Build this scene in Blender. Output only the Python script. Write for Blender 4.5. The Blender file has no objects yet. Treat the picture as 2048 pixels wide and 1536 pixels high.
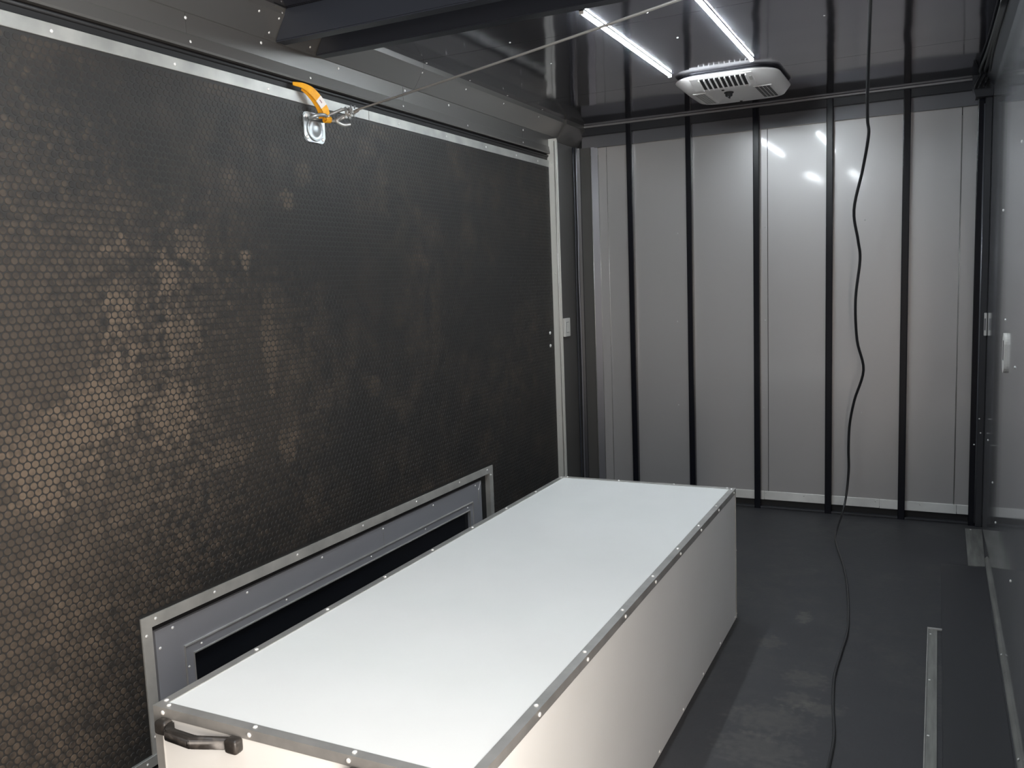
import bpy, bmesh, math, random
from mathutils import Vector, Matrix, Quaternion

random.seed(7)
scene = bpy.context.scene
COL = scene.collection

# ------------------------------------------------------------------ camera
RIGHT = Vector((0.89538948, 0.44367794, -0.03778303))
UP = Vector((-0.01782076, 0.12048885, 0.99255471))
FWD = Vector((-0.44492707, 0.88804973, -0.11579113))
cam_data = bpy.data.cameras.new('camera')
cam_data.sensor_fit = 'HORIZONTAL'
cam_data.sensor_width = 36.0
cam_data.lens = 1707.31 / 2048 * 36.0
cam_data.clip_start = 0.02
cam = bpy.data.objects.new('camera', cam_data)
COL.objects.link(cam)
cm = Matrix((RIGHT, UP, -FWD)).transposed().to_4x4()
cm.translation = Vector((2.17294, -5.39300, 1.46285))
cam.matrix_world = cm
scene.camera = cam

# ------------------------------------------------------------------ daylight outside, exposure
world = bpy.data.worlds.new('daylight')
scene.world = world
world.use_nodes = True
bg = world.node_tree.nodes['Background']
bg.inputs['Color'].default_value = (1.0, 0.89, 0.79, 1)
bg.inputs['Strength'].default_value = 6.6
LED_STRENGTH = 78.0
vs = scene.view_settings
vs.view_transform = 'Standard'
vs.look = 'None'
vs.exposure = 1.3
vs.gamma = 1.0
vs.use_curve_mapping = False

# the trailer: X across, Y along, Z up
H = 2.475            # ceiling
W = 2.418            # right wall
YB = 0.04            # back wall sheet
YR = -6.6            # rear wall behind the camera
DY0, DY1, DZ1 = -5.95, -4.72, 2.05   # side door the photographer stands in

pl = bpy.data.lights.new('door_portal', 'AREA')
pl.shape = 'RECTANGLE'
pl.size = DY1 - DY0
pl.size_y = DZ1
pl.cycles.is_portal = True
po = bpy.data.objects.new('door_portal', pl)
COL.objects.link(po)
po.location = (W + 0.05, (DY0 + DY1) / 2, DZ1 / 2)
po.rotation_euler = (math.pi / 2, 0, math.pi / 2)


# ------------------------------------------------------------------ materials
def mat(name, color, rough=0.5, metal=0.0, **kw):
    m = bpy.data.materials.new(name)
    m.use_nodes = True
    nt = m.node_tree
    b = nt.nodes['Principled BSDF']
    b.inputs['Base Color'].default_value = (*color, 1)
    b.inputs['Roughness'].default_value = rough
    b.inputs['Metallic'].default_value = metal
    for k, v in kw.items():
        b.inputs[k.replace('_', ' ')].default_value = v
    return m


def N(m, kind, **props):
    n = m.node_tree.nodes.new(kind)
    for k, v in props.items():
        setattr(n, k, v)
    return n


def link(m, a, b):
    m.node_tree.links.new(a, b)


def noise(m, scale, detail=3.0, rough=0.5, stretch=None):
    g = N(m, 'ShaderNodeNewGeometry')
    t = N(m, 'ShaderNodeTexNoise')
    t.inputs['Scale'].default_value = scale
    t.inputs['Detail'].default_value = detail
    t.inputs['Roughness'].default_value = rough
    if stretch:
        mp = N(m, 'ShaderNodeMapping')
        mp.inputs['Scale'].default_value = stretch
        link(m, g.outputs['Position'], mp.inputs['Vector'])
        link(m, mp.outputs['Vector'], t.inputs['Vector'])
    else:
        link(m, g.outputs['Position'], t.inputs['Vector'])
    return t.outputs['Fac']


def ramp(m, fac, stops):
    r = N(m, 'ShaderNodeValToRGB')
    els = r.color_ramp.elements
    while len(els) < len(stops):
        els.new(0.5)
    for e, (p, c) in zip(els, stops):
        e.position = p
        e.color = (*c, 1) if len(c) == 3 else c
    link(m, fac, r.inputs['Fac'])
    return r.outputs['Color']


def bump(m, fac, strength, dist):
    b = N(m, 'ShaderNodeBump')
    b.inputs['Strength'].default_value = strength
    b.inputs['Distance'].default_value = dist
    link(m, fac, b.inputs['Height'])
    bs = m.node_tree.nodes['Principled BSDF']
    link(m, b.outputs['Normal'], bs.inputs['Normal'])
    if 'Coat Normal' in bs.inputs:
        link(m, b.outputs['Normal'], bs.inputs['Coat Normal'])


def vary(m, fac, c0, c1, p0=0.3, p1=0.7):
    link(m, ramp(m, fac, [(p0, c0), (p1, c1)]), m.node_tree.nodes['Principled BSDF'].inputs['Base Color'])


def vary_rough(m, fac, r0, r1):
    mr = N(m, 'ShaderNodeMapRange')
    mr.inputs['To Min'].default_value = r0
    mr.inputs['To Max'].default_value = r1
    link(m, fac, mr.inputs['Value'])
    link(m, mr.outputs['Result'], m.node_tree.nodes['Principled BSDF'].inputs['Roughness'])


# painted sheet metal of the ceiling: dark, mirror-like and a little wavy
M_CEIL = mat('ceiling_sheet', (0.205, 0.205, 0.24), 0.09, 0.9)
bump(M_CEIL, noise(M_CEIL, 2.2, 1.5), 0.22, 0.02)
M_BACK = mat('back_sheet', (0.50, 0.49, 0.49), 0.34, 0.5, Coat_Weight=0.55, Coat_Roughness=0.07)
M_GAP = mat('rubber_gap', (0.0155, 0.015, 0.0145), 0.6)
bump(M_BACK, noise(M_BACK, 1.6, 1.5, stretch=(1.6, 1, 0.7)), 0.10, 0.02)
M_RIGHT = mat('right_sheet', (0.50, 0.50, 0.52), 0.09, 0.65)
bump(M_RIGHT, noise(M_RIGHT, 1.5, 1.0, stretch=(1, 1.6, 0.5)), 0.05, 0.02)
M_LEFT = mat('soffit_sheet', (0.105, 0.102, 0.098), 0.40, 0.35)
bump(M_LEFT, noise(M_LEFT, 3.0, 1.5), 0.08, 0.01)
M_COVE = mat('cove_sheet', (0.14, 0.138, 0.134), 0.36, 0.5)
M_JAMB = mat('jamb_metal', (0.74, 0.735, 0.69), 0.35, 0.3)
M_FRAME = mat('frame_metal', (0.48, 0.48, 0.46), 0.35, 0.35)
vary(M_FRAME, noise(M_FRAME, 9, 4), (0.40, 0.40, 0.385), (0.56, 0.555, 0.53))
M_FLASH = mat('flashing_sheet', (0.22, 0.22, 0.24), 0.35, 0.6)
M_GALV = mat('galvanized', (0.52, 0.53, 0.52), 0.33, 0.45)
vary(M_GALV, noise(M_GALV, 9, 4, stretch=(1, 1, 1)), (0.28, 0.285, 0.275), (0.42, 0.42, 0.40))
vary_rough(M_GALV, noise(M_GALV, 14, 3), 0.40, 0.6)
M_ALU = mat('aluminium_angle', (0.50, 0.50, 0.49), 0.3, 0.6)
vary(M_ALU, noise(M_ALU, 12, 4), (0.42, 0.42, 0.41), (0.58, 0.57, 0.55))
M_STUD = mat('black_gloss_paint', (0.0055, 0.006, 0.010), 0.26, 0.0, Specular_IOR_Level=0.35)
M_BEAM = mat('black_satin_paint', (0.027, 0.031, 0.041), 0.32)
M_RAIL = mat('dark_rail_paint', (0.03, 0.031, 0.036), 0.4)
M_SEAL = mat('black_rubber_seal', (0.010, 0.010, 0.010), 0.55)
vary(M_SEAL, noise(M_SEAL, 26, 5, 0.7), (0.008, 0.008, 0.009), (0.05, 0.045, 0.04), 0.62, 0.85)
M_STRIP = mat('bright_strip', (0.85, 0.85, 0.83), 0.35, 0.25)
vary(M_STRIP, noise(M_STRIP, 6, 3), (0.72, 0.72, 0.70), (0.92, 0.92, 0.90))
M_RIVET = mat('rivet_steel', (0.85, 0.85, 0.84), 0.25, 0.25)
M_WHITE = mat('white_laminate', (0.80, 0.81, 0.80), 0.28, 0.0)
vary(M_WHITE, noise(M_WHITE, 3, 4), (0.78, 0.79, 0.78), (0.82, 0.83, 0.82))
M_PLASTIC = mat('white_plastic', (0.66, 0.65, 0.62), 0.38)
M_ACWHITE = mat('air_conditioner_plastic', (0.90, 0.885, 0.87), 0.36)
M_BLACKPL = mat('black_plastic', (0.022, 0.020, 0.019), 0.38)
vary(M_BLACKPL, noise(M_BLACKPL, 70, 3), (0.026, 0.023, 0.021), (0.075, 0.066, 0.058), 0.5, 0.85)
M_DARKHOLE = mat('dark_interior', (0.02, 0.02, 0.022), 0.6)
M_GLASS = mat('black_glass_panel', (0.006, 0.007, 0.010), 0.06)
M_PANEL = mat('hatch_panel_metal', (0.44, 0.45, 0.49), 0.28, 0.5)
M_CORD = mat('cord_rubber', (0.022, 0.022, 0.024), 0.3)
M_WIRE = mat('steel_wire', (0.50, 0.49, 0.47), 0.4, 0.7)
M_ZINC = mat('zinc_plated', (0.36, 0.385, 0.395), 0.36, 0.6)
M_YELLOW = mat('yellow_webbing', (0.80, 0.36, 0.012), 0.62)
vary(M_YELLOW, noise(M_YELLOW, 60, 3), (0.74, 0.32, 0.01), (0.86, 0.42, 0.02))
M_TAG = mat('white_tag', (0.75, 0.70, 0.68), 0.6)
M_PRINT = mat('tag_print', (0.30, 0.16, 0.16), 0.6)
M_OUT = mat('wall_core', (0.25, 0.25, 0.25), 0.7)
M_PLATE = mat('worn_plate', (0.42, 0.42, 0.40), 0.45, 0.55)
vary(M_PLATE, noise(M_PLATE, 8, 4, stretch=(6, 0.6, 1)), (0.20, 0.20, 0.19), (0.34, 0.34, 0.32))

M_LED = bpy.data.materials.new('led_diffuser')
M_LED.use_nodes = True
M_LED.node_tree.nodes['Principled BSDF'].inputs['Emission Color'].default_value = (0.88, 0.96, 1.0, 1)
M_LED.node_tree.nodes['Principled BSDF'].inputs['Emission Strength'].default_value = LED_STRENGTH


# rubber: black, with brown dust lying in patches
def rubber(name, base, dust, stains, spread):
    m = mat(name, base, 0.58, Specular_IOR_Level=0.38)
    b = m.node_tree.nodes['Principled BSDF']
    geo = N(m, 'ShaderNodeNewGeometry')
    n1 = noise(m, 1.7, 5, 0.6)
    n2 = noise(m, 9.0, 4, 0.65)
    n3 = noise(m, 34.0, 2, 0.5)
    fine = noise(m, 160, 2)
    a = ramp(m, n1, [(0.42, (0, 0, 0)), (0.78, (1, 1, 1))])
    c = ramp(m, n2, [(0.40, (0, 0, 0)), (0.80, (1, 1, 1))])
    mul = N(m, 'ShaderNodeMath', operation='MULTIPLY')
    link(m, a, mul.inputs[0]); link(m, c, mul.inputs[1])
    total = mul.outputs[0]
    for (p, r, w) in stains:                      # scuffs where dusty soles touched the mat
        sub = N(m, 'ShaderNodeVectorMath', operation='SUBTRACT')
        link(m, geo.outputs['Position'], sub.inputs[0])
        sub.inputs[1].default_value = p
        sc = N(m, 'ShaderNodeVectorMath', operation='MULTIPLY')
        link(m, sub.outputs[0], sc.inputs[0])
        sc.inputs[1].default_value = (1 / r[0], 1 / r[1], 1 / r[2])
        ln = N(m, 'ShaderNodeVectorMath', operation='LENGTH')
        link(m, sc.outputs[0], ln.inputs[0])
        wob = N(m, 'ShaderNodeMath', operation='MULTIPLY_ADD')
        link(m, n3, wob.inputs[0]); wob.inputs[1].default_value = -1.9
        link(m, ln.outputs['Value'], wob.inputs[2])
        mr = N(m, 'ShaderNodeMapRange')
        mr.inputs['From Min'].default_value = 0.25
        mr.inputs['From Max'].default_value = -0.35
        mr.inputs['To Min'].default_value = 0.0
        mr.inputs['To Max'].default_value = w
        link(m, wob.outputs[0], mr.inputs['Value'])
        ad = N(m, 'ShaderNodeMath', operation='ADD')
        link(m, total, ad.inputs[0]); link(m, mr.outputs['Result'], ad.inputs[1])
        total = ad.outputs[0]
    fm = N(m, 'ShaderNodeMath', operation='MULTIPLY_ADD')
    link(m, n3, fm.inputs[0]); fm.inputs[1].default_value = 1.5; fm.inputs[2].default_value = 0.3
    tm = N(m, 'ShaderNodeMath', operation='MULTIPLY')
    link(m, total, tm.inputs[0]); link(m, fm.outputs[0], tm.inputs[1])
    cl = N(m, 'ShaderNodeMath', operation='MULTIPLY', use_clamp=True)
    link(m, tm.outputs[0], cl.inputs[0]); cl.inputs[1].default_value = spread
    mix = N(m, 'ShaderNodeMix', data_type='RGBA')
    link(m, cl.outputs[0], mix.inputs['Factor'])
    mix.inputs['A'].default_value = (*base, 1)
    mix.inputs['B'].default_value = (*dust, 1)
    link(m, mix.outputs['Result'], b.inputs['Base Color'])
    return m


WALL_STAINS = [((0, -2.766, 1.916), (1, .05, .05), .25), ((0, -2.861, 1.806), (1, .035, .035), .5),
               ((0, -3.345, 1.629), (1, .06, .06), .35), ((0, -3.446, 1.533), (1, .05, .06), .45),
               ((0, -3.632, 1.439), (1, .06, .07), .45), ((0, -3.416, 1.342), (1, .07, .09), .35),
               ((0, -3.661, 1.20), (1, .09, .14), .35), ((0, -3.458, 1.10), (1, .09, .10), .40),
               ((0, -3.901, 1.033), (1, .13, .14), .40), ((0, -3.764, 1.131), (1, .10, .10), .40),
               ((0, -3.01, 1.28), (1, .04, .18), .30), ((0, -2.952, 0.897), (1, .05, .06), .35),
               ((0, -3.242, 0.925), (1, .12, .05), .25), ((0, -2.378, 1.053), (1, .05, .04), .25),
               ((0, -3.103, 1.583), (1, .03, .03), .5), ((0, -3.62, 1.62), (1, .04, .04), .3),
               ((0, -4.15, 1.0), (1, .80, .95), .34), ((0, -3.2, 1.1), (1, .45, .5), .16)]
M_MAT = rubber('rubber_mat', (0.0150, 0.0144, 0.0142), (0.112, 0.085, 0.062), WALL_STAINS, 0.9)
FLOOR_STAINS = [((1.682, -1.713, 0), (.03, .07, 1), .8), ((1.595, -2.022, 0), (.05, .06, 1), .5),
                ((1.768, -2.291, 0), (.08, .07, 1), .55), ((1.763, -2.467, 0), (.06, .06, 1), .6),
                ((1.841, -2.503, 0), (.08, .05, 1), .6), ((1.70, -2.64, 0), (.13, .10, 1), .45),
                ((1.70, -2.836, 0), (.14, .10, 1), .45)]
M_FLOOR = rubber('rubber_floor', (0.0385, 0.0385, 0.043), (0.12, 0.115, 0.105), FLOOR_STAINS, 0.5)
vor = N(M_FLOOR, 'ShaderNodeTexVoronoi')
vor.inputs['Scale'].default_value = 46
gg = N(M_FLOOR, 'ShaderNodeNewGeometry')
link(M_FLOOR, gg.outputs['Position'], vor.inputs['Vector'])
bump(M_FLOOR, ramp(M_FLOOR, vor.outputs['Distance'], [(0.38, (1, 1, 1)), (0.5, (0, 0, 0))]), 0.18, 0.001)
M_FLOORMAT = mat('dark_floor_mat', (0.026, 0.026, 0.030), 0.45)


# ------------------------------------------------------------------ building helpers
def mesh_from(bm, name, m, smooth=False):
    me = bpy.data.meshes.new(name)
    bmesh.ops.recalc_face_normals(bm, faces=bm.faces)
    bm.to_mesh(me)
    bm.free()
    if smooth:
        for p in me.polygons:
            p.use_smooth = True
    for mm in (m if isinstance(m, (list, tuple)) else [m]):
        me.materials.append(mm)
    return me


ORIGIN = {}


def base_of(parent):
    v = Vector((0, 0, 0))
    p = parent
    while p is not None:
        v += Vector(p.location)
        p = p.parent
    return v


def put(name, me, parent=None, at=None, quat=None):
    """link a mesh whose points are world points (or local points about `at`)"""
    o = bpy.data.objects.new(name, me)
    COL.objects.link(o)
    o.parent = parent
    o.location = (Vector(at) if at is not None else Vector((0, 0, 0))) - base_of(parent)
    if quat is not None:
        o.rotation_mode = 'QUATERNION'
        o.rotation_quaternion = quat
    return o


def obj(name, bm, m, parent=None, smooth=False):
    return put(name, mesh_from(bm, name, m, smooth), parent)


def empty(name, loc):
    o = bpy.data.objects.new(name, None)
    o.empty_display_size = 0.05
    COL.objects.link(o)
    o.location = loc
    return o


def tag(o, label=None, cat=None, group=None, kind=None):
    if label: o['label'] = label
    if cat: o['category'] = cat
    if group: o['group'] = group
    if kind: o['kind'] = kind
    return o


def add_box(bm, lo, hi, bevel=0.0, xf=None, seg=1):
    vs_ = []
    for z in (lo[2], hi[2]):
        for x, y in ((lo[0], lo[1]), (hi[0], lo[1]), (hi[0], hi[1]), (lo[0], hi[1])):
            p = Vector((x, y, z))
            vs_.append(bm.verts.new(xf(p) if xf else p))
    fs = []
    for f in ((3, 2, 1, 0), (4, 5, 6, 7), (0, 1, 5, 4), (1, 2, 6, 5), (2, 3, 7, 6), (3, 0, 4, 7)):
        fs.append(bm.faces.new([vs_[i] for i in f]))
    if bevel > 0:
        es = {e for f in fs for e in f.edges}
        bmesh.ops.bevel(bm, geom=list(es), offset=bevel, segments=seg, affect='EDGES', profile=0.5)
    return bm


def bx(lo, hi, bevel=0.0, xf=None, seg=1):
    return add_box(bmesh.new(), lo, hi, bevel, xf, seg)


def add_prism(bm, profile, axis, a, b):
    """extrude a 2-D profile along an axis; profile in the two other axes in order"""
    def P(u, v, t):
        return {0: (t, u, v), 1: (u, t, v), 2: (u, v, t)}[axis]
    A = [bm.verts.new(P(u, v, a)) for u, v in profile]
    B = [bm.verts.new(P(u, v, b)) for u, v in profile]
    n = len(profile)
    bm.faces.new(A)
    bm.faces.new(B[::-1])
    for i in range(n):
        bm.faces.new([A[i], B[i], B[(i + 1) % n], A[(i + 1) % n]])
    return bm


def prism(profile, axis, a, b):
    return add_prism(bmesh.new(), profile, axis, a, b)


def catmull(pts, n=6):
    pts = [Vector(p) for p in pts]
    out = []
    for i in range(len(pts) - 1):
        p0 = pts[max(i - 1, 0)]; p1 = pts[i]; p2 = pts[i + 1]; p3 = pts[min(i + 2, len(pts) - 1)]
        for k in range(n):
            t = k / n
            out.append(0.5 * ((2 * p1) + (p2 - p0) * t + (2 * p0 - 5 * p1 + 4 * p2 - p3) * t * t
                              + (3 * p1 - p0 - 3 * p2 + p3) * t ** 3))
    out.append(pts[-1])
    return out


def add_tube(bm, path, r, sides=8, closed=False):
    path = [Vector(p) for p in path]
    n = len(path)
    rings = []
    nrm = None
    for i, p in enumerate(path):
        if closed:
            t = (path[(i + 1) % n] - path[i - 1]).normalized()
        else:
            t = (path[min(i + 1, n - 1)] - path[max(i - 1, 0)]).normalized()
        if nrm is None:
            nrm = t.orthogonal().normalized()
        nrm = (nrm - t * nrm.dot(t)).normalized()
        bi = t.cross(nrm)
        rr = r[i] if isinstance(r, (list, tuple)) else r
        rings.append([bm.verts.new(p + (nrm * math.cos(2 * math.pi * k / sides) + bi * math.sin(2 * math.pi * k / sides)) * rr)
                      for k in range(sides)])
    last = n if closed else n - 1
    for i in range(last):
        A, B = rings[i], rings[(i + 1) % n]
        for k in range(sides):
            bm.faces.new([A[k], A[(k + 1) % sides], B[(k + 1) % sides], B[k]])
    if not closed:
        bm.faces.new(rings[0][::-1]); bm.faces.new(rings[-1])
    return bm


def tube(path, r, sides=8, closed=False):
    return add_tube(bmesh.new(), path, r, sides, closed)


def add_lathe(bm, prof, sides, origin, normal):
    """prof: list of (radius, height) along `normal`"""
    q = Vector((0, 0, 1)).rotation_difference(Vector(normal))
    rings = []
    for r, h in prof:
        if r < 1e-6:
            rings.append([bm.verts.new(Vector(origin) + q @ Vector((0, 0, h)))])
        else:
            rings.append([bm.verts.new(Vector(origin) + q @ Vector((r * math.cos(2 * math.pi * k / sides), r * math.sin(2 * math.pi * k / sides), h)))
                          for k in range(sides)])
    for A, B in zip(rings, rings[1:]):
        for k in range(sides):
            k2 = (k + 1) % sides
            if len(A) == 1 and len(B) == 1:
                continue
            if len(A) == 1:
                bm.faces.new([A[0], B[k], B[k2]])
            elif len(B) == 1:
                bm.faces.new([A[k], A[k2], B[0]])
            else:
                bm.faces.new([A[k], A[k2], B[k2], B[k]])
    if len(rings[0]) > 1:
        bm.faces.new(rings[0][::-1])
    if len(rings[-1]) > 1:
        bm.faces.new(rings[-1])
    return bm


def rounded_rect(cu, cv, hu, hv, r, n=5):
    pts = []
    for (su, sv, a0) in ((1, 1, 0), (-1, 1, 90), (-1, -1, 180), (1, -1, 270)):
        for k in range(n + 1):
            a = math.radians(a0 + 90 * k / n)
            pts.append((cu + su * (hu - r) + r * math.cos(a), cv + sv * (hv - r) + r * math.sin(a)))
    return pts


# shared rivet: a low dome
def dome_mesh(name, r, h, m, sides=8):
    bm = bmesh.new()
    add_lathe(bm, [(r, 0), (r, h * .25), (r * .72, h * .75), (0, h)], sides, (0, 0, 0), (0, 0, 1))
    return mesh_from(bm, name, m, True)


RIVET = dome_mesh('rivet', 0.0056, 0.0035, M_RIVET)
RIVET_S = dome_mesh('rivet_small', 0.0045, 0.003, M_RIVET)


def rivet(parent, at, normal, me=None, name='rivet'):
    return put(name, me or RIVET, parent, at, Vector((0, 0, 1)).rotation_difference(Vector(normal)))


# ================================================================== SETTING
# ---- floor
floor = obj('floor', bx((-0.1, YR - .1, -0.06), (W + 0.1, YB + 0.06, 0.0)), M_FLOOR)
tag(floor, 'black rubber floor with faint dusty scuffs', kind='structure')

# ---- ceiling: dark sheet panels with hairline joints
ceiling = obj('ceiling', bx((-0.1, YR - .1, H + 0.004), (W + 0.1, YB + 0.06, H + 0.06)), M_SEAL)
tag(ceiling, 'dark glossy sheet metal ceiling', kind='structure')
joints = [YB, -0.90, -2.0, -3.2, -4.4, -5.6, YR]
for a, b in zip(joints, joints[1:]):
    obj('ceiling_panel', bx((0.0, b + 0.0012, H), (W, a - 0.0012, H + 0.004)), M_CEIL, ceiling)
for p in [(0.539, -2.029), (0.544, -1.61), (1.158, -2.095), (1.165, -1.692), (0.075, -1.948), (0.075, -1.543), (0.075, -1.128), (0.075, -0.672),
          (1.75, -2.05), (1.75, -1.66)]:
    rivet(ceiling, (p[0], p[1], H), (0, 0, -1), RIVET_S)

# ---- back wall
wall_back = obj('wall_back', bx((-0.1, YB + 0.004, 0.0), (W + 0.1, YB + 0.06, H)), M_SEAL)
tag(wall_back, 'grey sheet metal end wall behind black studs', kind='structure')
for x0, x1, y in ((0.208, 1.2345, YB), (1.2365, 2.274, YB), (2.277, W, YB)):
    obj('wall_panel', bx((x0 + .0008, y, 0.06), (x1 - .0008, y + 0.004, H)), M_BACK, wall_back)
# narrow folded strips at the left corner
bm = prism([(0.150, YB - 0.004), (0.2065, YB - 0.0005), (0.2065, YB + 0.003), (0.150, YB + 0.003)], 2, 0.06, 2.34)
obj('corner_strip', bm, M_BACK, wall_back)
bm = prism([(0.104, YB - 0.016), (0.149, YB - 0.004), (0.149, YB + 0.003), (0.104, YB + 0.003)], 2, 0.06, 2.34)
obj('corner_strip', bm, M_FLASH, wall_back)
bm = prism([(0.03, YB - 0.014), (0.100, YB - 0.010), (0.100, YB + 0.003), (0.03, YB + 0.003)], 2, 0.06, 2.34)
obj('corner_strip', bm, M_LEFT, wall_back)
for x, y, r in ((0.208, YB - .001, 0.0022), (0.150, YB - .004, 0.0022), (0.1035, YB - .016, 0.003)):
    obj('strip_edge', tube([(x, y, 0.08), (x + .0015, y, 1.2), (x, y, 2.285)], r, 6), M_ALU, wall_back, True)
obj('panel_edge', tube([(2.2765, YB, 0.10), (2.2765, YB, 2.29)], 0.0025, 6), M_ALU, wall_back, True)
for x, z in [(0.675, 1.746), (0.666, 1.184), (0.664, 0.638), (1.219, 1.750), (1.22, 1.185), (1.209, 0.638), (1.785, 1.757), (1.78, 1.191), (1.777, 0.625)]:
    rivet(wall_back, (x, YB, z), (0, -1, 0), RIVET_S, 'screw')
# header flashing and black top rail
obj('header_flashing', prism([(YB - 0.010, 2.335), (YB - 0.006, 2.415), (YB + .002, 2.415), (YB + .002, 2.335)], 0, 0.04, W), M_FLASH, wall_back)
obj('header_flashing_edge', tube([(0.15, YB - .010, 2.335), (W, YB - .010, 2.335)], 0.0022, 6), M_BACK, wall_back, True)
obj('top_rail', bx((0.03, 0.006, 2.413), (W, YB, 2.462), 0.002), M_RAIL, wall_back)
# studs
for x in (0.3751, 0.7618, 1.1742, 1.594, 2.0007):
    bm = prism(rounded_rect(x, 0.0185, 0.019, 0.0185, 0.004, 3), 2, 0.0, 2.458)
    o = obj('stud', bm, M_STUD, wall_back)
    o['label'] = 'black square steel wall stud'
obj('bottom_rail', bx((0.03, 0.004, 0.0), (2.35, YB + 0.002, 0.012), 0.002), M_RAIL, wall_back)

# lip between ceiling and end wall
trim_1 = obj('trim_1', bx((0.05, -0.006, H - 0.014), (2.335, 0.006, H), 0.003), M_FLASH)
trim_1.data.materials[0] = mat('lip_paint', (0.36, 0.35, 0.36), 0.4, 0.5)
tag(trim_1, 'pale metal lip where ceiling meets the end wall', kind='structure')

# bright strip at the foot of the end wall
baseboard_back = empty('baseboard_back', (1.2, YB, 0.05))
tag(baseboard_back, 'bright galvanized strip along the foot of the end wall', kind='structure')
for x0, x1 in ((0.03, 0.38), (0.38, 1.21), (1.211, 1.88), (1.881, 2.29), (2.291, W)):
    obj('strip', bx((x0 + .0006, YB - 0.006, 0.050 + random.uniform(-.001, .001)), (x1 - .0006, YB + .001, 0.104), 0.0012), M_STRIP, baseboard_back)
for x in (0.2, 0.62, 1.03, 1.22, 1.45, 1.86, 2.1):
    rivet(baseboard_back, (x, YB - 0.006, 0.09), (0, -1, 0), RIVET_S)

# ---- left wall above and beside the deck door
wall_left = obj('wall_left', bx((-0.16, YR - .1, 0.0), (-0.10, YB + .06, H)), M_OUT)
tag(wall_left, 'grey sheet metal side wall framing the fold-down deck door', kind='structure')
sof_j = [-0.43 + .47, -0.80, -2.04, -3.29, -4.55, -5.8, YR]
for a, b in zip(sof_j, sof_j[1:]):
    obj('soffit_panel', prism([(-.10, 2.262), (0.0, 2.262), (0.0, 2.366), (-.10, 2.366)], 1, b + .001, a - .001), M_LEFT, wall_left)
for a, b in zip([YB, -1.95, -2.86, -4.4, YR], [-1.95, -2.86, -4.4, YR]):
    obj('cove_panel', prism([(-.10, 2.366), (0.0, 2.366), (0.004, 2.368), (0.060, 2.452), (0.062, H), (-.10, H)], 1, b + .0008, a - .0008), M_COVE, wall_left)
obj('soffit_flange', prism([(-.10, 2.255), (0.008, 2.255), (0.010, 2.262), (0.004, 2.300), (0.0, 2.302), (-.10, 2.302)], 1, YR, -0.40), M_LEFT, wall_left)
for y in (-3.95, -3.282, -2.692, -2.054, -1.463, -0.808):
    rivet(wall_left, (0.006, y, 2.276), (1, 0, 0))
for y in (-3.8, -3.289, -2.945, -2.505, -2.024, -1.635, -0.787):
    rivet(wall_left, (0.0, y, 2.350), (1, 0, 0))
for y in (-3.42, -3.0, -2.9, -1.948, -1.543, -1.128, -0.672):
    rivet(wall_left, (0.050, y, 2.436), (0.83, 0, -0.56), RIVET_S)
# end section beyond the door and the corner cap under the cove
obj('end_panel', bx((-.10, -0.36, 0.0), (0.0, YB, 2.262)), M_LEFT, wall_left)
obj('corner_cap', prism([(-.10, 2.345), (0.004, 2.345), (0.074, 2.446), (0.074, H), (-.10, H)], 1, -0.30, YB - .001), M_LEFT, wall_left)
obj('corner_flashing', prism([(0.0, -0.01), (0.012, 0.004), (0.030, 0.012), (0.030, YB), (0.0, YB)], 2, 0.0, 2.34), M_RAIL, wall_left)
# jamb of the door
post = obj('trim_2', prism([(-.10, -0.43), (0.052, -0.43), (0.052, -0.418), (0.030, -0.418), (0.030, -0.36), (-.10, -0.36)], 2, 0.0, 2.345), M_JAMB)
tag(post, 'pale galvanized jamb at the far end of the deck door', kind='structure')
obj('jamb_fold', tube([(0.040, -0.432, 0.0), (0.041, -0.432, 1.2), (0.040, -0.432, 2.33)], 0.0025, 6), M_ALU, post, True)
for z in (0.62, 1.52, 2.2):
    rivet(post, (0.02, -0.43, z), (0, -1, 0), RIVET_S)

# ---- right wall (with the side door the daylight comes through) and rear wall
wall_right = obj('wall_right', bx((W + .004, DY1, 0.0), (W + 0.06, YB + .06, H)), M_OUT)
tag(wall_right, 'reflective grey sheet metal side wall beside the floor strip', kind='structure')
rj = [YB, -1.32, -2.54, -3.76, DY1]
for a, b in zip(rj, rj[1:]):
    obj('wall_panel', bx((W, b + .001, 0.0), (W + .004, a - .001, H)), M_RIGHT, wall_right)
bm = bx((W, DY0, DZ1), (W + .06, DY1, H)); add_box(bm, (W, YR - .1, 0), (W + .06, DY0, H))
obj('wall_panel', bm, M_RIGHT, wall_right)
for y, z in [(-1.968, 1.877), (-1.104, 1.70), (-0.887, 0.454), (-1.178, 0.34), (-0.416, 0.571), (-2.05, 0.367), (-1.964, 1.109), (-1.432, 1.246), (-2.5, 1.5)]:
    rivet(wall_right, (W, y, z), (-1, 0, 0))
obj('corner_rail', prism([(W - 0.035, 2.452), (W, 2.41), (W, H), (W - 0.045, H)], 1, DY1, -0.05), M_RAIL, wall_right)
wall_rear = obj('wall_rear', bx((-.1, YR - .06, 0), (W + .1, YR, H)), M_LEFT)
tag(wall_rear, 'grey sheet metal wall behind the viewer', kind='structure')
baseboard_right = empty('baseboard_right', (W, -2, 0))
tag(baseboard_right, 'thin pale metal strip along the foot of the right wall', kind='structure')
for a, b in ((-0.62, -2.0), (-2.001, -3.2), (-3.201, -4.7)):
    obj('strip', prism([(W - 0.012, 0.0), (W, 0.0), (W, 0.014), (W - .009, 0.005)], 1, b, a), M_PLATE, baseboard_right)
for y in (-1.85, -2.62, -3.4):
    rivet(baseboard_right, (W - .008, y, 0.012), (-0.8, 0, 0.6), RIVET_S)

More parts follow.
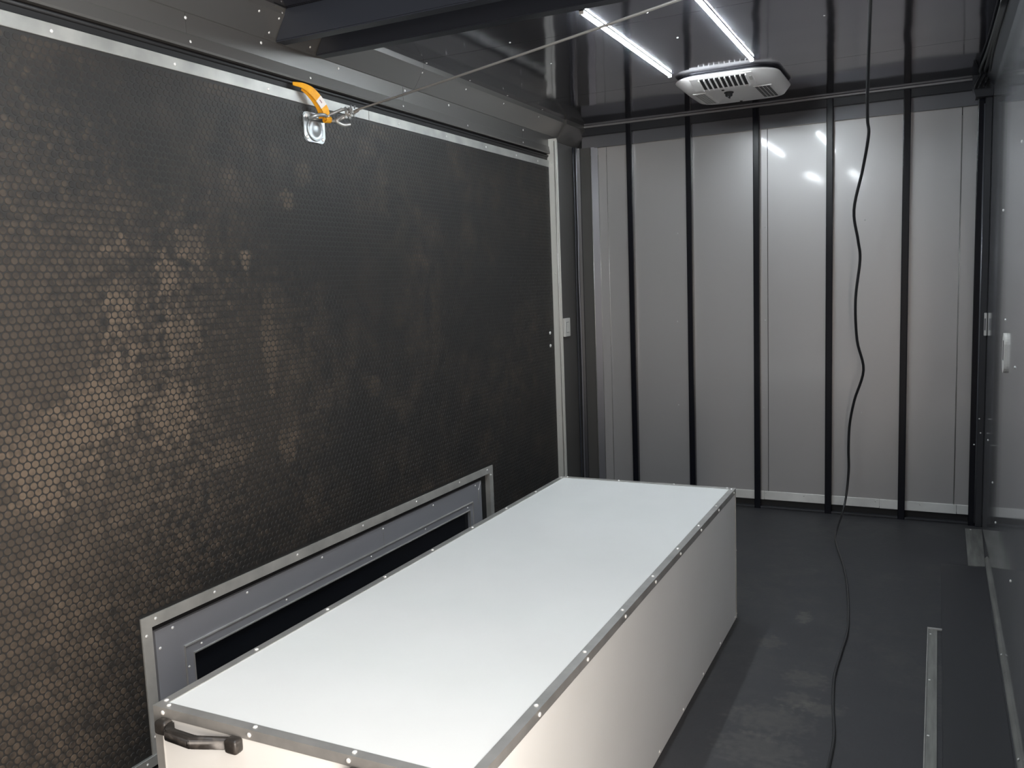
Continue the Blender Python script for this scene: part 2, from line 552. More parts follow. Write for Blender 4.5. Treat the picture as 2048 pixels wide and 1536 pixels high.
# ================================================================== DECK DOOR
door = empty('door_1', (0, -2.9, 0.0))
tag(door, 'fold-down deck door covered in dusty black coin-pattern rubber', kind='structure')
DY_A, DY_B = -6.4, -0.434
ZT0, ZT1 = 2.174, 2.214
HY0, HY1, HZ = -3.663, -1.3405, 0.486          # cut-out for the hatch
bm = bmesh.new()
add_box(bm, (-.05, DY_A, HZ), (0.0, DY_B, ZT0))
add_box(bm, (-.05, DY_A, 0.02), (0.0, HY0, HZ))
add_box(bm, (-.05, HY1, 0.02), (0.0, DY_B, HZ))
obj('rubber_mat', bm, M_GAP, door)
obj('door_core', bx((-.095, DY_A, 0.0), (-0.05, DY_B, ZT1)), M_SEAL, door)
obj('seal', prism([(-.09, ZT1), (-0.012, ZT1), (-0.006, 2.236), (-.014, 2.256), (-.09, 2.256)], 1, DY_A, DY_B), M_SEAL, door)
obj('seal_bead', tube([(-0.006, DY_A, 2.243), (-0.006, -2.5, 2.243), (-0.006, DY_B, 2.243)], 0.007, 8), M_SEAL, door, True)
tj = [DY_B, -2.32, -4.76, DY_A]
for a, b in zip(tj, tj[1:]):
    obj('top_trim', bx((-.045, b + .001, ZT0), (0.005, a - .001, ZT1), 0.001), M_GALV, door)
for y in (-0.608, -0.90, -1.268, -1.679, -2.096, -2.505, -2.929, -3.352, -3.774, -4.19):
    rivet(door, (0.005, y, 2.193), (1, 0, 0))
obj('bottom_trim', bx((-.045, DY_A, 0.012), (0.010, DY_B, 0.046), 0.001), M_GALV, door)
for y in (-3.9, -3.69, -3.48):
    rivet(door, (0.010, y, 0.030), (1, 0, 0), RIVET_S)
for z in (1.152, 1.072):
    rivet(door, (0.0, -0.50, z), (1, 0, 0), dome_mesh('bolt_head', 0.011, 0.008, M_RIVET, 10), 'bolt_head')

# coins of the rubber: a hexagonal field of low discs
PITCH = 0.0224
R0, R1, CH = 0.0098, 0.0088, 0.0013
coins = []
row = 0
z = 0.06
while z < ZT0 - R0:
    y = -4.75 + (PITCH / 2 if row % 2 else 0)
    while y < DY_B - R0:
        if not (HY0 - R0 < y < HY1 + R0 and z < HZ + R0):
            coins.append((y, z))
        y += PITCH
    row += 1
    z += PITCH * 0.866


def coin_size(c):
    d = Vector((0, c[0], c[1])) - cm.translation
    dep = d.dot(FWD)
    if dep < .1: return -1
    px = 1024 + 1707.3 * d.dot(RIGHT) / dep
    py = 768 - 1707.3 * d.dot(UP) / dep
    if not (4 < px < 2044 and 4 < py < 1532): return -1
    return abs(d.x) / dep ** 2 * 1.0 / d.length


order = sorted(coins, key=coin_size, reverse=True)
single, rest = order[:300], order[300:]
bm = bmesh.new()
add_lathe(bm, [(R0, 0), (R1, CH)], 14, (0, 0, 0), (0, 0, 1))
coin_me = mesh_from(bm, 'coin', M_MAT)
qx = Vector((0, 0, 1)).rotation_difference(Vector((1, 0, 0)))
for y, z in single:
    put('coin', coin_me, door, (0, y, z), qx)
verts, faces = [], []
for y, z in rest:
    n = 12 if y < -2.2 else 8
    k0 = len(verts)
    for r, h in ((R0, 0.0), (R1, CH)):
        for k in range(n):
            a = 2 * math.pi * k / n
            verts.append((h, y + r * math.cos(a), z + r * math.sin(a)))
    for k in range(n):
        faces.append((k0 + k, k0 + (k + 1) % n, k0 + n + (k + 1) % n, k0 + n + k))
    faces.append(tuple(k0 + n + k for k in range(n)))
me = bpy.data.meshes.new('coins')
me.from_pydata(verts, [], faces)
me.materials.append(M_MAT)
tag(put('coin_field', me, door), kind='stuff')

# ---- hatch in the door
hatch = empty('hatch', (0, (HY0 + HY1) / 2, 0.03))
tag(hatch, 'long low hatch with riveted metal frame in the rubber-covered door', 'hatch')
TW = 0.038
bm = prism([(HY0, 0.03), (HY0 + TW, 0.03), (HY0 + TW, HZ - TW), (HY0, HZ)], 0, -0.04, 0.005); obj('frame_side', bm, M_FRAME, hatch)
bm = prism([(HY1, 0.03), (HY1 - TW, 0.03), (HY1 - TW, HZ - TW), (HY1, HZ)], 0, -0.04, 0.005); obj('frame_side', bm, M_FRAME, hatch)
bm = prism([(HY0, HZ), (HY1, HZ), (HY1 - TW, HZ - TW), (HY0 + TW, HZ - TW)], 0, -0.04, 0.0052); obj('frame_top', bm, M_FRAME, hatch)
obj('seal', bx((-.05, HY0 + .02, 0.03), (-0.024, HY1 - .02, HZ - .02)), M_SEAL, hatch)
PY0, PY1, PZ = -3.603, -1.450, 0.422
IY0, IY1, IZ = -3.495, -1.553, 0.329
IT = 0.036
# panel: four folded strips round the opening
obj('panel_top', prism([(PY0, PZ), (PY1, PZ), (IY1, IZ), (IY0, IZ)], 0, -0.03, -0.012), M_PANEL, hatch)
obj('panel_side', prism([(PY0, 0.03), (IY0, 0.03), (IY0, IZ), (PY0, PZ)], 0, -0.03, -0.012), M_PANEL, hatch)
obj('panel_side', prism([(PY1, 0.03), (IY1, 0.03), (IY1, IZ), (PY1, PZ)], 0, -0.03, -0.012), M_PANEL, hatch)
obj('panel_joint', bx((-.0122, -2.362, IZ), (-.0110, -2.360, PZ - .03)), M_ALU, hatch)
obj('panel_fold', tube([(-.011, PY1 - .035, 0.30), (-.010, PY1 - .032, PZ - .045), (-.011, PY1 - .006, PZ - .004)], 0.002, 6), M_ALU, hatch)
# inner frame, raised edges, black pane
obj('inner_frame_top', prism([(IY0, IZ), (IY1, IZ), (IY1 - IT, IZ - IT), (IY0 + IT, IZ - IT)], 0, -0.03, -0.010), M_PANEL, hatch)
obj('inner_frame_side', prism([(IY0, 0.03), (IY0 + IT, 0.03), (IY0 + IT, IZ - IT), (IY0, IZ)], 0, -0.03, -0.010), M_PANEL, hatch)
obj('inner_frame_side', prism([(IY1, 0.03), (IY1 - IT, 0.03), (IY1 - IT, IZ - IT), (IY1, IZ)], 0, -0.03, -0.010), M_PANEL, hatch)
obj('bead', tube([(-.009, IY0, 0.03), (-.009, IY0, IZ), (-.009, IY1, IZ), (-.009, IY1, 0.03)], 0.0042, 6), M_ALU, hatch)
obj('bead', tube([(-.009, IY0 + IT, 0.03), (-.009, IY0 + IT, IZ - IT), (-.009, IY1 - IT, IZ - IT), (-.009, IY1 - IT, 0.03)], 0.0036, 6), M_ALU, hatch)
obj('pane', bx((-.026, IY0 + IT - .004, 0.03), (-.022, IY1 - IT + .004, IZ - IT + .004)), M_GLASS, hatch)
for y in (-3.609, -3.365, -2.945, -2.528, -2.109, -1.705, -1.405):
    rivet(hatch, (0.0052, y, 0.470), (1, 0, 0))
for y, z in ((-3.648, 0.427), (-3.648, 0.10), (-1.366, 0.435), (-1.366, 0.15)):
    rivet(hatch, (0.005, y, z), (1, 0, 0))
for y in (-3.534, -3.2, -2.784, -2.362, -1.94, -1.512):
    rivet(hatch, (-.012, y, 0.408), (1, 0, 0))
for y, z in ((-3.588, 0.361), (-3.588, 0.1), (-1.478, 0.38), (-1.478, 0.15)):
    rivet(hatch, (-.012, y, z), (1, 0, 0))
for y in (-3.424, -3.006, -2.462, -2.022, -1.609):
    rivet(hatch, (-.010, y, 0.312), (1, 0, 0), RIVET_S)
rivet(hatch, (-.010, -3.482, 0.255), (1, 0, 0), RIVET_S)

# ================================================================== WHITE BOX
BX0, BY0, BW, BL, BH, YAW = 0.638, -4.1576, 0.800, 2.335, 0.5716, 0.007
cyw, syw = math.cos(YAW), math.sin(YAW)


def B(p):
    return Vector((BX0 + p[0] * cyw - p[1] * syw, BY0 + p[0] * syw + p[1] * cyw, p[2]))


box = empty('storage_box', B((BW / 2, BL / 2, 0)))
tag(box, 'long white box with riveted aluminium edges on the black floor', 'box')
obj('top_panel', bx((.004, .004, BH - .012), (BW - .004, BL - .004, BH - .002), 0, B), M_WHITE, box)
obj('front_panel', bx((.004, .002, 0.0), (BW - .004, .012, BH - .012), 0, B), M_WHITE, box)
obj('back_panel', bx((.004, BL - .012, 0.0), (BW - .004, BL - .002, BH - .012), 0, B), M_WHITE, box)
obj('side_panel', bx((.002, .012, 0.0), (.012, BL - .012, BH - .012), 0, B), M_WHITE, box)
obj('side_panel', bx((BW - .012, .012, 0.0), (BW - .002, BL - .012, BH - .012), 0, B), M_WHITE, box)
T, TH = 0.023, 0.002


def angle_piece(a, b, axis, name='edge_trim'):
    """an L-section along a box edge: axis 0/1 along x/y at the top, 2 a vertical corner"""
    bm = bmesh.new()
    for lo, hi in (a, b):
        add_box(bm, lo, hi, 0, B)
    return obj(name, bm, M_ALU, box)


angle_piece(((0, 0, BH - TH), (BW, T, BH)), ((0, 0, BH - T), (BW, TH, BH - TH)), 0)
angle_piece(((0, BL - T, BH - TH), (BW, BL, BH)), ((0, BL - TH, BH - T), (BW, BL, BH - TH)), 0)
angle_piece(((0, T, BH - TH), (T, BL - T, BH)), ((0, TH, BH - T), (TH, BL - TH, BH - TH)), 1)
angle_piece(((BW - T, T, BH - TH), (BW, BL - T, BH)), ((BW - TH, TH, BH - T), (BW, BL - TH, BH - TH)), 1)
angle_piece(((0, 0, 0), (T, TH, BH - T)), ((0, TH, 0), (TH, T, BH - T)), 2)
angle_piece(((BW - T, 0, 0), (BW, TH, BH - T)), ((BW - TH, TH, 0), (BW, T, BH - T)), 2)
angle_piece(((0, BL - TH, 0), (T, BL, BH - T)), ((0, BL - T, 0), (TH, BL - TH, BH - T)), 2)
obj('edge_trim', bx((BW - T, BL - TH, 0), (BW, BL, BH - T), 0, B), M_ALU, box)


def box_rivet(p, n):
    nn = B(Vector(p) + Vector(n)) - B(p)
    rivet(box, B(p), nn)


ys = [0.028 + k * (BL - 0.056) / 8 for k in range(9)]
for y in ys:
    box_rivet((BW - .013, y, BH), (0, 0, 1)); box_rivet((.011, y, BH), (0, 0, 1))
    box_rivet((BW, y - .012 if y > .1 else y, BH - .012), (1, 0, 0)); box_rivet((0, y, BH - .012), (-1, 0, 0))
    box_rivet((BW - .002, y, 0.012), (1, 0, 0))
for x in (0.035, 0.283, 0.535, 0.765):
    box_rivet((x, .013, BH), (0, 0, 1)); box_rivet((x, BL - .011, BH), (0, 0, 1))
    box_rivet((x - .006, 0, BH - .012), (0, -1, 0)); box_rivet((x, BL, BH - .012), (0, 1, 0))
for z in (0.02, 0.30):
    box_rivet((BW - .004, BL, z), (0, 1, 0)); box_rivet((.010, 0, z), (0, -1, 0))


def handle(x0, x1, zc):
    hd = empty('handle', (0, 0, 0))
    hd.parent = box
    hd.location = B(((x0 + x1) / 2, 0, zc)) - base_of(box)
    hd['label'] = 'black plastic bow handle'
    f = 0.034
    for a in (x0, x1 - f):
        bm = bx((a, -0.026, zc - .016), (a + f, 0.001, zc + .016), 0.008, B, 3)
        obj('handle_foot', bm, M_BLACKPL, hd, True)
    # grip: leaves the feet, runs out and across
    prof = [(x0 + .026, -.010), (x0 + .050, -.042), (x1 - .110, -.048), (x1 - .030, -.018),
            (x1 - .030, -.002), (x1 - .105, -.026), (x0 + .062, -.022), (x0 + .036, .0)]
    bm = bmesh.new()
    A = [bm.verts.new(B((u, v, zc - .012))) for u, v in prof]
    C_ = [bm.verts.new(B((u, v, zc + .012))) for u, v in prof]
    n = len(prof)
    for i in range(n):
        bm.faces.new([A[i], A[(i + 1) % n], C_[(i + 1) % n], C_[i]])
    for V in (A, C_):                      # the bow as a strip of quads
        for i, j in ((0, 7), (1, 6), (2, 5)):
            q = [V[i], V[i + 1], V[j - 1], V[j]]
            bm.faces.new(q)
    bmesh.ops.bevel(bm, geom=[e for e in bm.edges], offset=0.003, segments=2, affect='EDGES')
    obj('grip', bm, M_BLACKPL, hd, True)
    return hd


handle(0.026, 0.262, 0.537)
handle(0.534, 0.770, 0.537)

# ================================================================== CEILING LIGHTS
def led(x, y0, y1, label):
    t = empty('strip_light', (x, (y0 + y1) / 2, H))
    tag(t, label, 'light', 'LED strip lights on the ceiling')
    obj('base', bx((x - .009, y0, H - .006), (x + .009, y1, H), .001), M_PLASTIC, t)
    prof = [(x - .008, H - .006)] + [(x + .008 * math.cos(a), H - .006 - .010 * math.sin(a)) for a in [math.pi - k * math.pi / 8 for k in range(1, 8)]] + [(x + .008, H - .006)]
    obj('diffuser', prism(prof, 1, y0 + .006, y1 - .006), M_LED, t)
    for a, b in ((y0, y0 + .006), (y1 - .006, y1)):
        obj('end_cap', bx((x - .009, a, H - .017), (x + .009, b, H), .001), M_PLASTIC, t)
    return t


led(0.957, -2.27, -1.075, 'lit white LED strip on the ceiling crossed by the steel cable')
led(1.371, -2.35, -1.150, 'lit white LED strip on the ceiling ending at the air conditioner')
led(0.957, -4.90, -3.70, 'lit LED strip over the near end of the white box, coin-rubber side')
led(1.371, -4.90, -3.70, 'lit LED strip over the near end of the white box, reflective-wall side')

# ================================================================== AIR CONDITIONER
ac = empty('air_conditioner', (1.196, -0.72, H))
tag(ac, 'white ceiling air conditioner with louvres, knob and side grille', 'air conditioner')
AX0, AX1, AY0, AY1 = 0.935, 1.458, -1.018, -0.43


def ring(x0, x1, y0, y1, z, r, n=6):
    return [(u, v, z) for u, v in rounded_rect((x0 + x1) / 2, (y0 + y1) / 2, (x1 - x0) / 2, (y1 - y0) / 2, r, n)]


def shell(rings, m, name, parent, cap=True):
    bm = bmesh.new()
    RR = [[bm.verts.new(p) for p in r] for r in rings]
    n = len(RR[0])
    for P_, Q_ in zip(RR, RR[1:]):
        for k in range(n):
            bm.faces.new([P_[k], P_[(k + 1) % n], Q_[(k + 1) % n], Q_[k]])
    bm.faces.new(RR[0]);
    if cap: bm.faces.new(RR[-1])
    return obj(name, bm, m, parent, True)


# housing: a flat pan; the front is a shallow slope towards the door, where the louvres are
mount = [ring(AX0 + .03, AX1 - .03, AY0 + .03, AY1 - .03, H - .0005, .11),
         ring(AX0 + .03, AX1 - .03, AY0 + .03, AY1 - .03, H - .011, .11)]
shell(mount, M_FLASH, 'dimmed_mount', ac)  # mount ring coloured dark grey to dull its bright reflection in the ceiling
rings = [ring(AX0 + .012, AX1 - .012, AY0 + .012, AY1 - .012, H - .010, .12),
         ring(AX0 + .003, AX1 - .003, AY0 + .003, AY1 - .003, H - .013, .127),
         ring(AX0, AX1, AY0, AY1, H - .018, .13),
         ring(AX0 + .003, AX1 - .003, AY0 + .004, AY1 - .003, H - .023, .127),
         ring(AX0 + .040, AX1 - .030, AY0 + .150, AY1 - .030, H - .058, .10),
         ring(AX0 + .065, AX1 - .050, AY0 + .175, AY1 - .050, H - .062, .085)]
hs = shell(rings, M_ACWHITE, 'housing', ac)
# sloping front: louvre frame, dark slot, fins
SA = Vector((0, AY0 + .010, H - .0255)); SB = Vector((0, AY0 + .146, H - .0580))
sl = (SB - SA); sn = Vector((0, sl.z, -sl.y)).normalized()
if sn.z > 0: sn = -sn


def on_slope(x, t, h=0.0):
    p = SA + sl * t + sn * h
    return Vector((x, p.y, p.z))


def slope_block(name, x0, x1, t0, t1, h0, h1, m, parent):
    bm = bmesh.new()
    add_box(bm, (x0, t0, h0), (x1, t1, h1), 0, lambda p: on_slope(p.x, p.y, p.z))
    return obj(name, bm, m, parent)


LX0, LX1 = 1.080, 1.310
fr = slope_block('louvre_frame', LX0 - .045, LX1 + .03, 0.02, 1.0, -.004, .003, M_ACWHITE, ac)
slope_block('louvre_opening', LX0, LX1, 0.10, 0.92, -.003, .0045, M_DARKHOLE, ac)
for k in range(10):
    x = LX0 + (LX1 - LX0) * k / 9
    slope_block('louvre_fin', x - .0028, x + .0028, 0.08, 0.94, .002, .012, M_ACWHITE, ac)
slope_block('louvre_tab', LX1 + .010, LX1 + .024, 0.3, 0.6, .002, .006, M_PLASTIC, ac)
# knob and screws in the middle of the underside
zb = H - .062
bm = bmesh.new()
add_lathe(bm, [(.024, 0), (.024, .006), (.019, .008), (.018, .020), (.014, .023), (0, .023)], 18, (1.180, -0.765, zb + .001), (0, 0, -1))
kn = obj('knob', bm, M_DARKHOLE, ac, True)
obj('knob_bar', bx((1.176, -.783, zb - .030), (1.185, -.747, zb - .020), .002), M_DARKHOLE, kn)
for x, y in ((1.165, -0.835), (1.19, -0.50)):
    rivet(ac, (x, y, zb), (0, 0, -1), dome_mesh('ac_screw', .008, .005, M_DARKHOLE), 'screw')
# return-air grilles at both ends
for (gx0, gx1, side) in ((1.315, 1.405, 1), (1.005, 1.075, -1)):
    gr = obj('grille', bx((gx0, -.825, zb - .003), (gx1, -.525, zb + .002), .001), M_ACWHITE, ac)
    rows, cols = 4, 12
    for i in range(rows):
        bm = bmesh.new()
        for k in range(cols):
            xa = gx0 + .008 + (gx1 - gx0 - .016) * i / rows
            xb = gx0 + .008 + (gx1 - gx0 - .016) * (i + .78) / rows
            ya = -.815 + .28 * k / cols
            add_box(bm, (xa, ya, zb - .0042), (xb, ya + .28 / cols * .55, zb - .002))
        obj('slot_row', bm, M_DARKHOLE if side > 0 else mat('pale_slot', (.30, .30, .29), .5), gr)

# ================================================================== CEILING BEAMS
def beam(y0, y1, label, zb=2.366):
    t = empty('ceiling_beam', (W / 2, (y0 + y1) / 2, zb))
    tag(t, label, 'beam', 'black steel ceiling beams')
    bm = bmesh.new()
    # the left end is cut to lie against the sloping cove
    xl = [0.004, 0.004, 0.062, 0.062]
    P0 = [(0.006, y0, zb), (0.006, y1, zb), (0.066, y1, H - .001), (0.066, y0, H - .001)]
    P1 = [(W - .005, y0, zb), (W - .005, y1, zb), (W - .005, y1, H - .001), (W - .005, y0, H - .001)]
    A = [bm.verts.new(p) for p in P0]; C_ = [bm.verts.new(p) for p in P1]
    bm.faces.new(A); bm.faces.new(C_[::-1])
    for i in range(4):
        bm.faces.new([A[i], C_[i], C_[(i + 1) % 4], A[(i + 1) % 4]])
    bmesh.ops.bevel(bm, geom=list(bm.edges), offset=.004, segments=2, affect='EDGES')
    obj('tube', bm, M_BEAM, t)
    # folded flashing collar where it meets the cove
    obj('collar', prism([(0.000, zb + .006), (0.006, zb + .004), (0.066, H - .004), (0.058, H - .004)], 1, y0 - .055, y0 - .001), M_LEFT, t)
    for p in ((0.022, y0 - .045, zb + .02), (0.055, y0 - .045, H - .025), (0.058, y0 - .012, H - .02)):
        rivet(t, p, (.83, 0, -.56), RIVET_S)
    return t


beam(-2.880, -2.826, 'black square ceiling beam nearer the viewer, at the top edge')
beam(-2.656, -2.600, 'black square ceiling beam further from the viewer, above the steel cable')

# ================================================================== D-RING, STRAP, CABLE
dr = empty('tie_down_ring', (0, -2.682, 2.04))
tag(dr, 'zinc-plated recessed tie-down plate with ring at the top of the deck door', 'tie-down')
CY, CZ = -2.684, 2.092
prof = [(CY + u, CZ + v) for u, v in rounded_rect(0, 0, .062, .056, .022, 5)]
bm = prism(prof, 0, 0.0, 0.006)
bmesh.ops.bevel(bm, geom=[e for e in bm.edges if all(abs(v.co.x - .006) < 1e-5 for v in e.verts)], offset=.003, segments=2, affect='EDGES')
obj('plate', bm, M_ZINC, dr)
bm = bmesh.new()
add_lathe(bm, [(.046, .006), (.045, .011), (.041, .011), (.038, .007), (.024, .016), (.010, .019), (0, .0195)], 28, (0, CY, CZ - .006), (1, 0, 0))
obj('pan', bm, M_ZINC, dr, True)
for u, v in ((-.046, -.040), (.046, -.040), (-.046, .040), (.046, .040)):
    rivet(dr, (.006, CY + u, CZ + v), (1, 0, 0), dome_mesh('tie_screw', .008, .005, M_RIVET, 10), 'screw')
# the ring, pulled out of its pan: a bar across the pan and a bow standing out of the wall
hz = CZ + .030
path = [Vector((.014, CY - .040, hz))]
for k in range(13):
    a = math.pi * k / 12
    path.append(Vector((.018 + .036 * math.sin(a), CY - .040 * math.cos(a), hz + .012 * math.sin(a))))
path.append(Vector((.014, CY + .040, hz)))
obj('ring', tube(path, .0072, 10, True), M_ZINC, dr, True)

strap = empty('webbing_strap', (.03, -2.70, 2.13))
tag(strap, 'yellow webbing strap looped through the tie-down ring', 'strap')
sp = catmull([(.046, -2.655, 2.124), (.050, -2.668, 2.156), (.046, -2.696, 2.190), (.040, -2.730, 2.216), (.026, -2.762, 2.232), (.008, -2.798, 2.236)], 6)


def ribbon(path, width_, thick, wdir):
    bm = bmesh.new()
    rows_ = []
    for i, p in enumerate(path):
        t = (path[min(i + 1, len(path) - 1)] - path[max(i - 1, 0)]).normalized()
        width = width_[i] if isinstance(width_, list) else width_
        w = wdir - t * wdir.dot(t); w.normalize()
        n = t.cross(w)
        rows_.append([bm.verts.new(p + w * width / 2 * a + n * thick / 2 * b) for a, b in ((-1, -1), (1, -1), (1, 1), (-1, 1))])
    for A, C_ in zip(rows_, rows_[1:]):
        for k in range(4):
            bm.faces.new([A[k], A[(k + 1) % 4], C_[(k + 1) % 4], C_[k]])
    bm.faces.new(rows_[0][::-1]); bm.faces.new(rows_[-1])
    return bm


wd = Vector((0.25, 1, 0.55)).normalized()
obj('webbing', ribbon(sp, [.031 if k < 20 else .031 - .0017 * (k - 19) for k in range(len(sp))], .0030, wd), M_YELLOW, strap)
sp2 = [p + Vector((-.016, -.012, .004)) for p in sp[:22]]
obj('webbing', ribbon(sp2, .029, .0030, wd), M_YELLOW, strap)
tg = obj('tag', ribbon(sp[8:14], .0315, .0042, wd), M_TAG, strap)
obj('tag_print', ribbon(sp[10:13], .004, .0050, wd), M_PRINT, tg)
loop = []
for k in range(16):
    a = 2 * math.pi * k / 16
    loop.append(Vector((.046 + .010 * math.cos(a), -2.655, 2.122 + .011 * math.sin(a))))
obj('webbing_loop', ribbon(loop + [loop[0]], .026, .003, Vector((.2, 1, .1)).normalized()), M_YELLOW, strap)

cable = empty('wire_cable', (.07, -2.56, 2.15))
tag(cable, 'thin grey steel cable running from the tie-down ring up across the ceiling', 'cable')
c0 = Vector((.085, -2.585, 2.152)); c1 = Vector((2.41, -3.545, 2.162))
cp = [c0.lerp(c1, k / 24) - Vector((0, 0, .030 * 4 * (k / 24) * (1 - k / 24) * 0.25)) for k in range(25)]
obj('rope', tube(cp, .0042, 8), M_WIRE, cable, True)
cd = (c1 - c0).normalized()
# thimble eye round the ring, and two clamps
eye = [c0 + cd * .03, c0 + Vector((-.012, .012, .020)), Vector((.056, -2.628, 2.150)), Vector((.048, -2.650, 2.136)), Vector((.056, -2.636, 2.118)),
       c0 + Vector((-.006, -.010, -.018)), c0 + cd * .03 + Vector((0, .0, -.006))]
obj('thimble_eye', tube(catmull(eye, 5), .0060, 8), M_WIRE, cable, True)
obj('rope_tail', tube(catmull([c0 + cd * .02 + Vector((0, 0, -.008)), c0 + cd * .075 + Vector((0, 0, -.008)), c0 + cd * .095 + Vector((.0, .004, -.002))], 4), .0040, 8), M_WIRE, cable, True)
for s in (.012, .052):
    c = c0 + cd * s
    cl_ = obj('cable_clamp', bx(c - Vector((.007, .010, .012)), c + Vector((.007, .010, .008)), .002), M_ZINC, cable)
    side = cd.cross(Vector((0, 0, 1))).normalized()
    for q in (-1, 1):
        b0 = c + side * .008 * q + Vector((0, 0, -.024)); b1 = c + side * .008 * q + Vector((0, 0, .022))
        obj('clamp_bolt', tube([b0, b1], .0030, 6), M_ZINC, cl_, True)
        obj('clamp_nut', tube([b0 + Vector((0, 0, .002)), b0 + Vector((0, 0, .010))], .0066, 6), M_ZINC, cl_)
# loose hook lying on the ring
obj('hook', tube(catmull([c0 + Vector((-.005, -.006, -.006)), (.070, -2.628, 2.120), (.078, -2.600, 2.106), (.088, -2.568, 2.112)], 5), .0065, 8), M_WIRE, cable, True)

# ================================================================== POWER CORD
cord_pts = [(1.944, -2.021, 2.472), (1.908, -1.55, 2.42), (1.879, -1.2, 2.254), (1.866, -1.0, 2.157), (1.868, -.95, 2.096), (1.832, -.8, 1.953),
            (1.786, -.7, 1.77), (1.8, -.62, 1.622), (1.806, -.56, 1.521), (1.781, -.5, 1.312), (1.784, -.42, 1.093), (1.814, -.36, .923),
            (1.764, -.3, .747), (1.736, -.25, .601), (1.728, -.22, .456), (1.727, -.19, .309), (1.711, -.22, .131), (1.682, -.384, .008),
            (1.697, -.587, .007), (1.779, -1.012, .007), (1.826, -1.349, .007), (1.865, -1.775, .007), (1.864, -2.024, .007), (1.861, -2.244, .007),
            (1.880, -2.483, .007), (1.903, -2.675, .007), (1.907, -2.871, .007), (1.904, -3.3, .007), (1.93, -3.9, .007), (2.0, -4.6, .007)]
pp = catmull(cord_pts, 6)
for p in pp: p.z = max(p.z, .0065)
cord = obj('power_cord', tube(pp, [.0072 if i < 90 else max(.0046, .0072 - .0002 * (i - 90)) for i in range(len(pp))], 8), M_CORD, None, True)
tag(cord, 'black power cord hanging from the ceiling and trailing along the floor', 'cord')

# wires in the left corner
for k, (x, y, lab) in enumerate(((0.006, -0.046, 'dark wire down the corner nearer the galvanized jamb'), (0.020, -0.026, 'dark wire down the corner nearer the end wall'))):
    pts = [(x + random.uniform(-.002, .002), y + random.uniform(-.006, .006), zz) for zz in (0.0, .3, .6, .9, 1.2, 1.5, 1.8, 2.1, 2.34)]
    o = obj('wire', tube(catmull(pts, 4), .0052, 8), M_BEAM if k == 0 else M_FLASH, None, True)
    tag(o, lab, 'wire', 'wires in the left corner')

# ================================================================== SMALL WALL FITTINGS
sw = empty('light_switch', (0, -.25, 1.17))
tag(sw, 'white switch plate on the end section by the galvanized jamb', 'switch')
obj('plate', bx((0.0, -.290, 1.112), (.018, -.205, 1.232), .003, None, 2), M_PLASTIC, sw)
rk = obj('rocker', bx((.018, -.268, 1.140), (.022, -.230, 1.204), .002), M_PLASTIC, sw)
obj('rocker_gap', bx((.018, -.271, 1.137), (.0186, -.227, 1.207)), M_FLASH, sw)

fit_ = empty('wall_plate', (W, -1.51, 1.12))
tag(fit_, 'white oval wall plate with a dark slot on the reflective side wall', 'plate')
bm = prism([(-1.513 + u, 1.120 + v) for u, v in rounded_rect(0, 0, .058, .078, .040, 6)], 0, W - .010, W)
bmesh.ops.bevel(bm, geom=[e for e in bm.edges if all(abs(v.co.x - (W - .010)) < 1e-5 for v in e.verts)], offset=.003, segments=2, affect='EDGES')
obj('plate', bm, M_PLASTIC, fit_)
obj('slot', bx((W - .0108, -1.532, 1.092), (W - .0098, -1.500, 1.170), .0003), M_DARKHOLE, fit_)

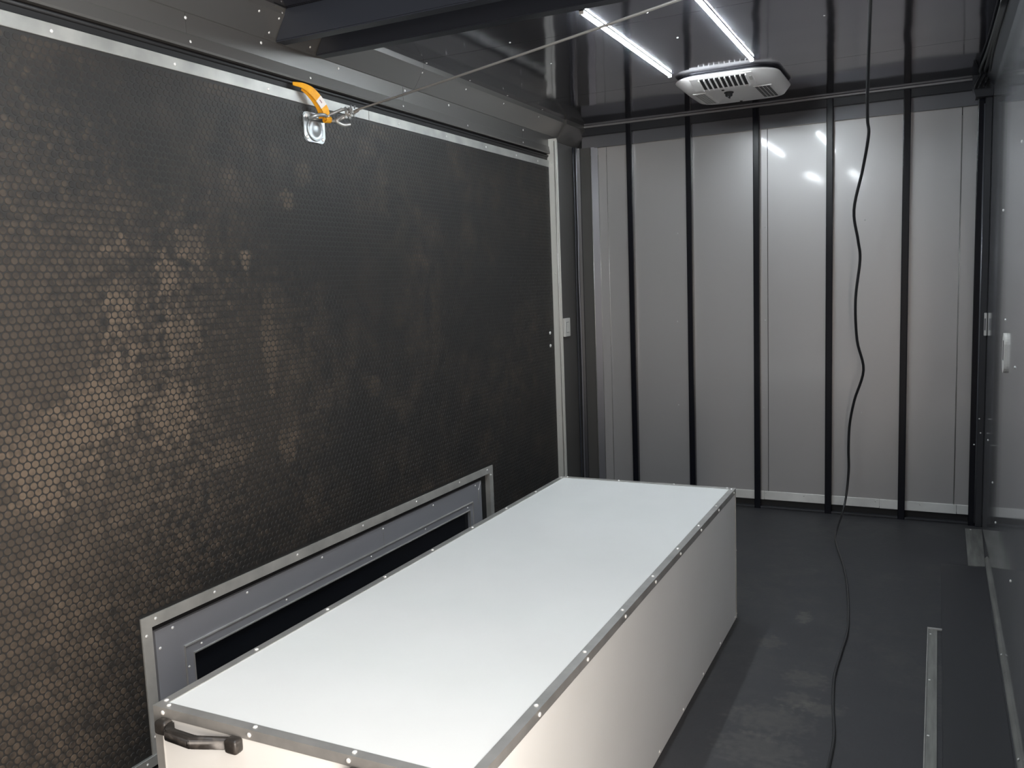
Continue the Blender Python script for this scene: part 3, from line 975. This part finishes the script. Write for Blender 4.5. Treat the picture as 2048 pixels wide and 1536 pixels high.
# ---- dark post in the right corner
cp_ = empty('corner_post', (2.385, 0, 0))
tag(cp_, 'dark steel corner post between the end wall and reflective side wall', 'post')
obj('post', prism(rounded_rect(2.366, .012, .017, .026, .004, 3), 2, 0.0, 2.40), M_STUD, cp_)
obj('angle', bx((2.383, -.030, 0.0), (W - .001, -.004, 2.40), .003), M_RAIL, cp_)
obj('conduit', tube([(2.384, -.018, 0.02), (2.384, -.018, 1.2), (2.384, -.018, 2.33)], .007, 8), M_FLASH, cp_, True)
obj('cap', prism([(2.335, 2.36), (W - .001, 2.36), (W - .001, H - .001), (2.318, H - .001), (2.318, 2.42)], 1, -.075, YB), M_RAIL, cp_)
for p in ((2.392, -.030, .62), (2.40, -.030, .54), (2.37, -.014, .47)):
    rivet(cp_, p, (0, -1, 0), RIVET_S)
wp = empty('outlet', (2.41, -.05, 1.13))
tag(wp, 'small white outlet on the dark corner post', 'outlet')
obj('plate', bx((2.402, -.050, 1.085), (W - .002, -.030, 1.210), .003, None, 2), M_PLASTIC, wp)
obj('socket', bx((2.4035, -.0515, 1.115), (2.410, -.0495, 1.180), .0004), M_FLASH, wp)
# bundle of dark wires over the post
wb = empty('wire_bundle', (2.36, -.1, 2.44))
tag(wb, 'bundle of dark wires from the corner post along the ceiling edge', 'wires')
for k in range(3):
    a = 2.325 + .022 * k
    pts = [(a, -.09 - .01 * k, 2.40), (a + .012, -.10, 2.435), (a + .03, -.14 - .03 * k, 2.462), (a + .02, -.32, 2.455 - .004 * k), (2.36 + .01 * k, -.8, 2.452), (2.37 + .006 * k, -1.6, 2.446)]
    obj('wire', tube(catmull(pts, 5), .007, 8), M_CORD, wb, True)

# ---- pieces on the floor
fp = empty('floor_plate', (2.37, -.43, 0))
tag(fp, 'worn grey metal plate on the floor at the foot of the corner post', 'plate')
obj('sheet', prism([(2.333, -.095), (2.416, -.085), (2.404, -.755), (2.330, -.772)], 2, 0.0, .004), M_PLATE, fp)
rivet(fp, (2.36, -.11, .004), (0, 0, 1), RIVET_S)
fs = empty('floor_strip', (2.178, -2.6, 0))
tag(fs, 'long grey metal edging strip on the floor beside the darker mat', 'edging strip')
obj('strip', bx((2.158, -4.5, 0), (2.195, -1.655, .004), .001), M_PLATE, fs)
obj('ridge', bx((2.158, -4.5, .004), (2.162, -1.655, .008), .0008), M_ALU, fs)
obj('end_leg', bx((2.158, -1.668, 0), (2.212, -1.655, .008), .001), M_ALU, fs)
for y in (-1.72, -2.15, -2.56, -2.97):
    rivet(fs, (2.170, y, .004), (0, 0, 1), RIVET_S)
fm_ = obj('floor_mat', bx((2.210, -4.5, 0), (2.400, -.775, .003), .001), M_FLOORMAT)
tag(fm_, 'darker smooth rubber runner between the edging strip and side wall', 'mat')
